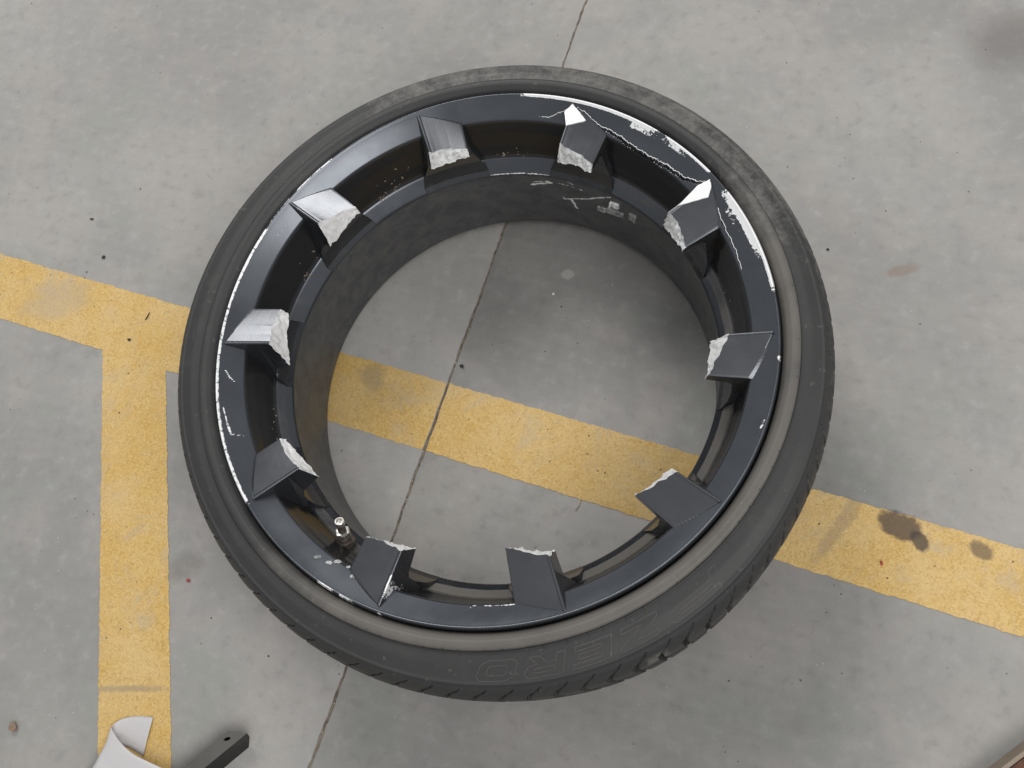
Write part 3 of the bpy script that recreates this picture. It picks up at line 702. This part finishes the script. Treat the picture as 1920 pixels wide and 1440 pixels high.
# ------------------------------------------------------------------ loose things on the floor
# curled white liner
rows = [((-.437, -.3655, .0030), (-.4440, -.4085, .0022)), ((-.4585, -.3645, .0022), (-.4640, -.3990, .0020)), ((-.4760, -.3675, .0035), (-.4780, -.3965, .0030)),
        ((-.4832, -.3745, .0090), (-.4850, -.3935, .0080)), ((-.4800, -.3785, .0150), (-.4855, -.3945, .0135)), ((-.4640, -.3915, .0215), (-.4890, -.4050, .0175)),
        ((-.4420, -.4050, .0250), (-.4935, -.4160, .0190)), ((-.4050, -.4190, .0262), (-.4985, -.4260, .0190)), ((-.3500, -.4400, .0270), (-.5090, -.4500, .0180)), ((-.3000, -.4700, .0200), (-.5200, -.4800, .0120))]
P = np.array(rows); NSUB = 6; out = []
for i in range(len(P) - 1):
    p0, p1, p2, p3 = P[max(i - 1, 0)], P[i], P[i + 1], P[min(i + 2, len(P) - 1)]
    for j in range(NSUB):
        u = j / NSUB; out.append(.5 * ((2 * p1) + (-p0 + p2) * u + (2 * p0 - 5 * p1 + 4 * p2 - p3) * u * u + (-p0 + 3 * p1 - 3 * p2 + p3) * u ** 3))
out.append(P[-1]); out = np.array(out); W = np.linspace(0, 1, 9)
V = np.array([[lerp(q[0], q[1], t_) + np.array([0, 0, .0012 * math.sin(math.pi * t_)]) for t_ in W] for q in out]).reshape(-1, 3)
o = mk("paper_strip", V, grid_faces(len(out), 9), M_paper); m_ = o.modifiers.new("thickness", 'SOLIDIFY'); m_.thickness = .0006
tag(o, "white strip of stiff paper curling back on itself on the yellow line", "paper strip")

# black steel channel at the bottom edge
br = bpy.data.objects.new("steel_bracket", None); sc.collection.objects.link(br); br.location = (-.306, -.3815, 0)
tag(br, "dusty black steel bracket with a bolt hole lying beside the yellow line", "bracket")
ax = Vector((-.0415, -.0325, 0)).normalized(); bx = Vector((-.0220, .0030, 0)).normalized()  # oblique cut end
Lb, Wb, Hb = .30, .0222, .030
def bpt(s_, t_, z): return ax * s_ + bx * t_ + Vector((0, 0, z))
hc = (.0125, .0132); hr = .0034
# top plate with a hole
NSq = 24; Vt = []; ring_o = []; ring_i = []
sq = []
for i in range(NSq):
    q = 2 * math.pi * i / NSq; c, s_ = math.cos(q), math.sin(q); mxx = max(abs(c), abs(s_)); sq.append((c / mxx, s_ / mxx))
def bs(i): return (hc[0] + sq[i][0] * .0095, hc[1] + sq[i][1] * .0075)
Vt = [bpt(hc[0] + hr * math.cos(2 * math.pi * i / NSq), hc[1] + hr * math.sin(2 * math.pi * i / NSq), Hb) for i in range(NSq)]
Vt += [bpt(hc[0] + hr * math.cos(2 * math.pi * i / NSq), hc[1] + hr * math.sin(2 * math.pi * i / NSq), Hb - .003) for i in range(NSq)]
Vt += [bpt(*bs(i), Hb) for i in range(NSq)]
Ft = []
for i in range(NSq):
    j = (i + 1) % NSq; Ft += [(i, j, NSq + j, NSq + i), (i, 2 * NSq + i, 2 * NSq + j, j)]
def quad(s0, s1, t0, t1):
    b = len(Vt); Vt.extend([bpt(s0, t0, Hb), bpt(s1, t0, Hb), bpt(s1, t1, Hb), bpt(s0, t1, Hb)]); Ft.append((b, b + 1, b + 2, b + 3))
s_lo, s_hi, t_lo, t_hi = hc[0] - .0095, hc[0] + .0095, hc[1] - .0075, hc[1] + .0075
quad(.0, s_lo, .0, Wb); quad(s_lo, s_hi, .0, t_lo); quad(s_lo, s_hi, t_hi, Wb)
for q in np.arange(s_hi, Lb, .02): quad(q, min(q + .02, Lb), 0, Wb)
mk("top_plate", Vt, Ft, M_steel, br, False, {"dust": np.full(len(Vt), 1.0)})
def box(name, s0, s1, t0, t1, z0, z1, mat, parent, dustv=.1, bw=.0006):
    V = [bpt(s, t_, z) for s in (s0, s1) for t_ in (t0, t1) for z in (z0, z1)]
    F = [(0, 1, 3, 2), (4, 6, 7, 5), (0, 4, 5, 1), (2, 3, 7, 6), (0, 2, 6, 4), (1, 5, 7, 3)]
    o = mk(name, V, F, mat, parent, False, {"dust": np.full(8, dustv)}); bevel(o, bw); return o
rt = Vector((.604, -.797, 0))   # outward, to the right of the bar
def flange(name, pts, dustv, th):
    V = [tuple(p) for p in pts]; o = mk(name, V, [tuple(range(len(V)))], M_steel, br, False, {"dust": np.full(len(V), dustv)})
    m_ = o.modifiers.new("thickness", 'SOLIDIFY'); m_.thickness = th; m_.offset = -1; bevel(o, .0006); return o
flange("side_flange", [bpt(0, 0, Hb - .0002) + rt * .0006, bpt(Lb, 0, Hb - .0002) + rt * .0006, bpt(Lb, 0, .0006) + rt * .010, ax * .017 + rt * .007 + Vector((0, 0, .0006)), ax * .004 + rt * .003 + Vector((0, 0, Hb - .012))], .02, .0025)
flange("side_flange", [bpt(.004, Wb + .0004, Hb - .0006), bpt(Lb, Wb + .0004, Hb - .0006), bpt(Lb, Wb + .003, .0006), bpt(.012, Wb + .002, .0006)], .5, -.0025)

# rust-brown block in the lower right corner
blk = bpy.data.objects.new("rusty_block", None); sc.collection.objects.link(blk); blk.location = (.504, -.391, 0)
tag(blk, "dark red-brown block with a worn pale edge in the lower right corner", "block")
ax = Vector((-.025, -.017, 0)).normalized(); bx = Vector((-ax.y, ax.x, 0))
if bx.x < 0: bx = -bx
o1 = box("block_body", -.05, .10, .0045, .08, .002, .034, M_rust, blk); o2 = box("worn_edge", -.05, .10, 0, .0043, .002, .0325, M_edge, blk)

# countable crumbs and chips
for nm, mat, loc, size, fl, lab, cat in (
    ("brown_crumb", M_brown, (-.616, -.377), (.0058, .0062), .7, "rounded brown crumb on bare concrete at the lower left", "crumb"),
    ("red_chip", M_red, (-.413, -.208), (.0032, .0026), .5, "small red paint chip on concrete below the tyre's left side", "chip"),
    ("black_crumb", M_dark, (-.073, .052), (.0034, .0026), .5, "black crumb inside the wheel between saw cut and yellow stripe", "crumb"),
    ("red_chip", M_red, (.400, -.204), (.0020, .0030), .4, "tiny red-brown chip on the yellow stripe below the oil stain", "chip"),
    ("black_crumb", M_dark, (-.539, .118), (.0034, .0020), .5, "forked black crumb on the yellow stripe left of the tyre", "crumb"),
    ("black_crumb", M_dark, (-.597, .247), (.0030, .0028), .5, "black crumb on concrete just above the left yellow stripe", "crumb"),
    ("black_crumb", M_dark, (-.626, .311), (.0034, .0016), .5, "flat black crumb on bare concrete far upper left of the wheel", "crumb"),
    ("white_chip", M_white, (.044, .143), (.0020, .0024), .5, "small white chip on the concrete inside the wheel", "chip"),
    ("dark_pebble", M_dark, (.384, .178), (.0018, .0016), .6, "dark pebble on concrete right of the tyre", "pebble")):
    o = chip(nm, mat, (loc[0], loc[1], .0004), (size[0], size[1], (size[0] + size[1]) / 2), hash(nm + lab[:9]) % 1 + int(abs(loc[0]) * 1000), fl); tag(o, lab, cat)
V, F = tube([(.066, -.136, .0012), (.070, -.129, .0022), (.0735, -.121, .0014)], [.0004, .00055, .0003], False, 5)
tag(mk("straw", V, F, M_straw), "thin pale straw on concrete at the stripe's lower edge inside the wheel", "straw")
V, F = tube([(-.519, .146, .0014), (-.516, .150, .002), (-.514, .157, .0012)], [.0007, .0009, .0005], False, 5)
tag(mk("twig", V, F, M_dark), "short dark twig on the yellow stripe beside the tyre", "twig")

# grit nobody could count
for nm, mat, cnt, seed in (("pale_grit", M_white, 190, 61), ("dark_grit", M_dark, 200, 62)):
    r = np.random.default_rng(seed); acc = Acc(); k = 0
    while k < cnt:
        x, y = r.uniform(-.95, .75), r.uniform(-.5, .8)
        rad = math.hypot(x, y)
        if .232 < rad < .35: continue
        s_ = float(np.clip(r.lognormal(-7.55, .45), .00025, .0014)); q = r.uniform(0, 6.28); el = r.uniform(.5, 1.2)
        b = [(x + s_ * math.cos(q + g) * (el if i % 2 else 1), y + s_ * math.sin(q + g) * (1 if i % 2 else el), .0006) for i, g in enumerate((0, 1.4, 3.0, 4.6))]
        acc.add(b + [(x, y, .0006 + s_ * .8)], [(0, 1, 4), (1, 2, 4), (2, 3, 4), (3, 0, 4)]); k += 1
    tag(mk(nm, acc.V, acc.F, mat, None, False), kind='stuff')
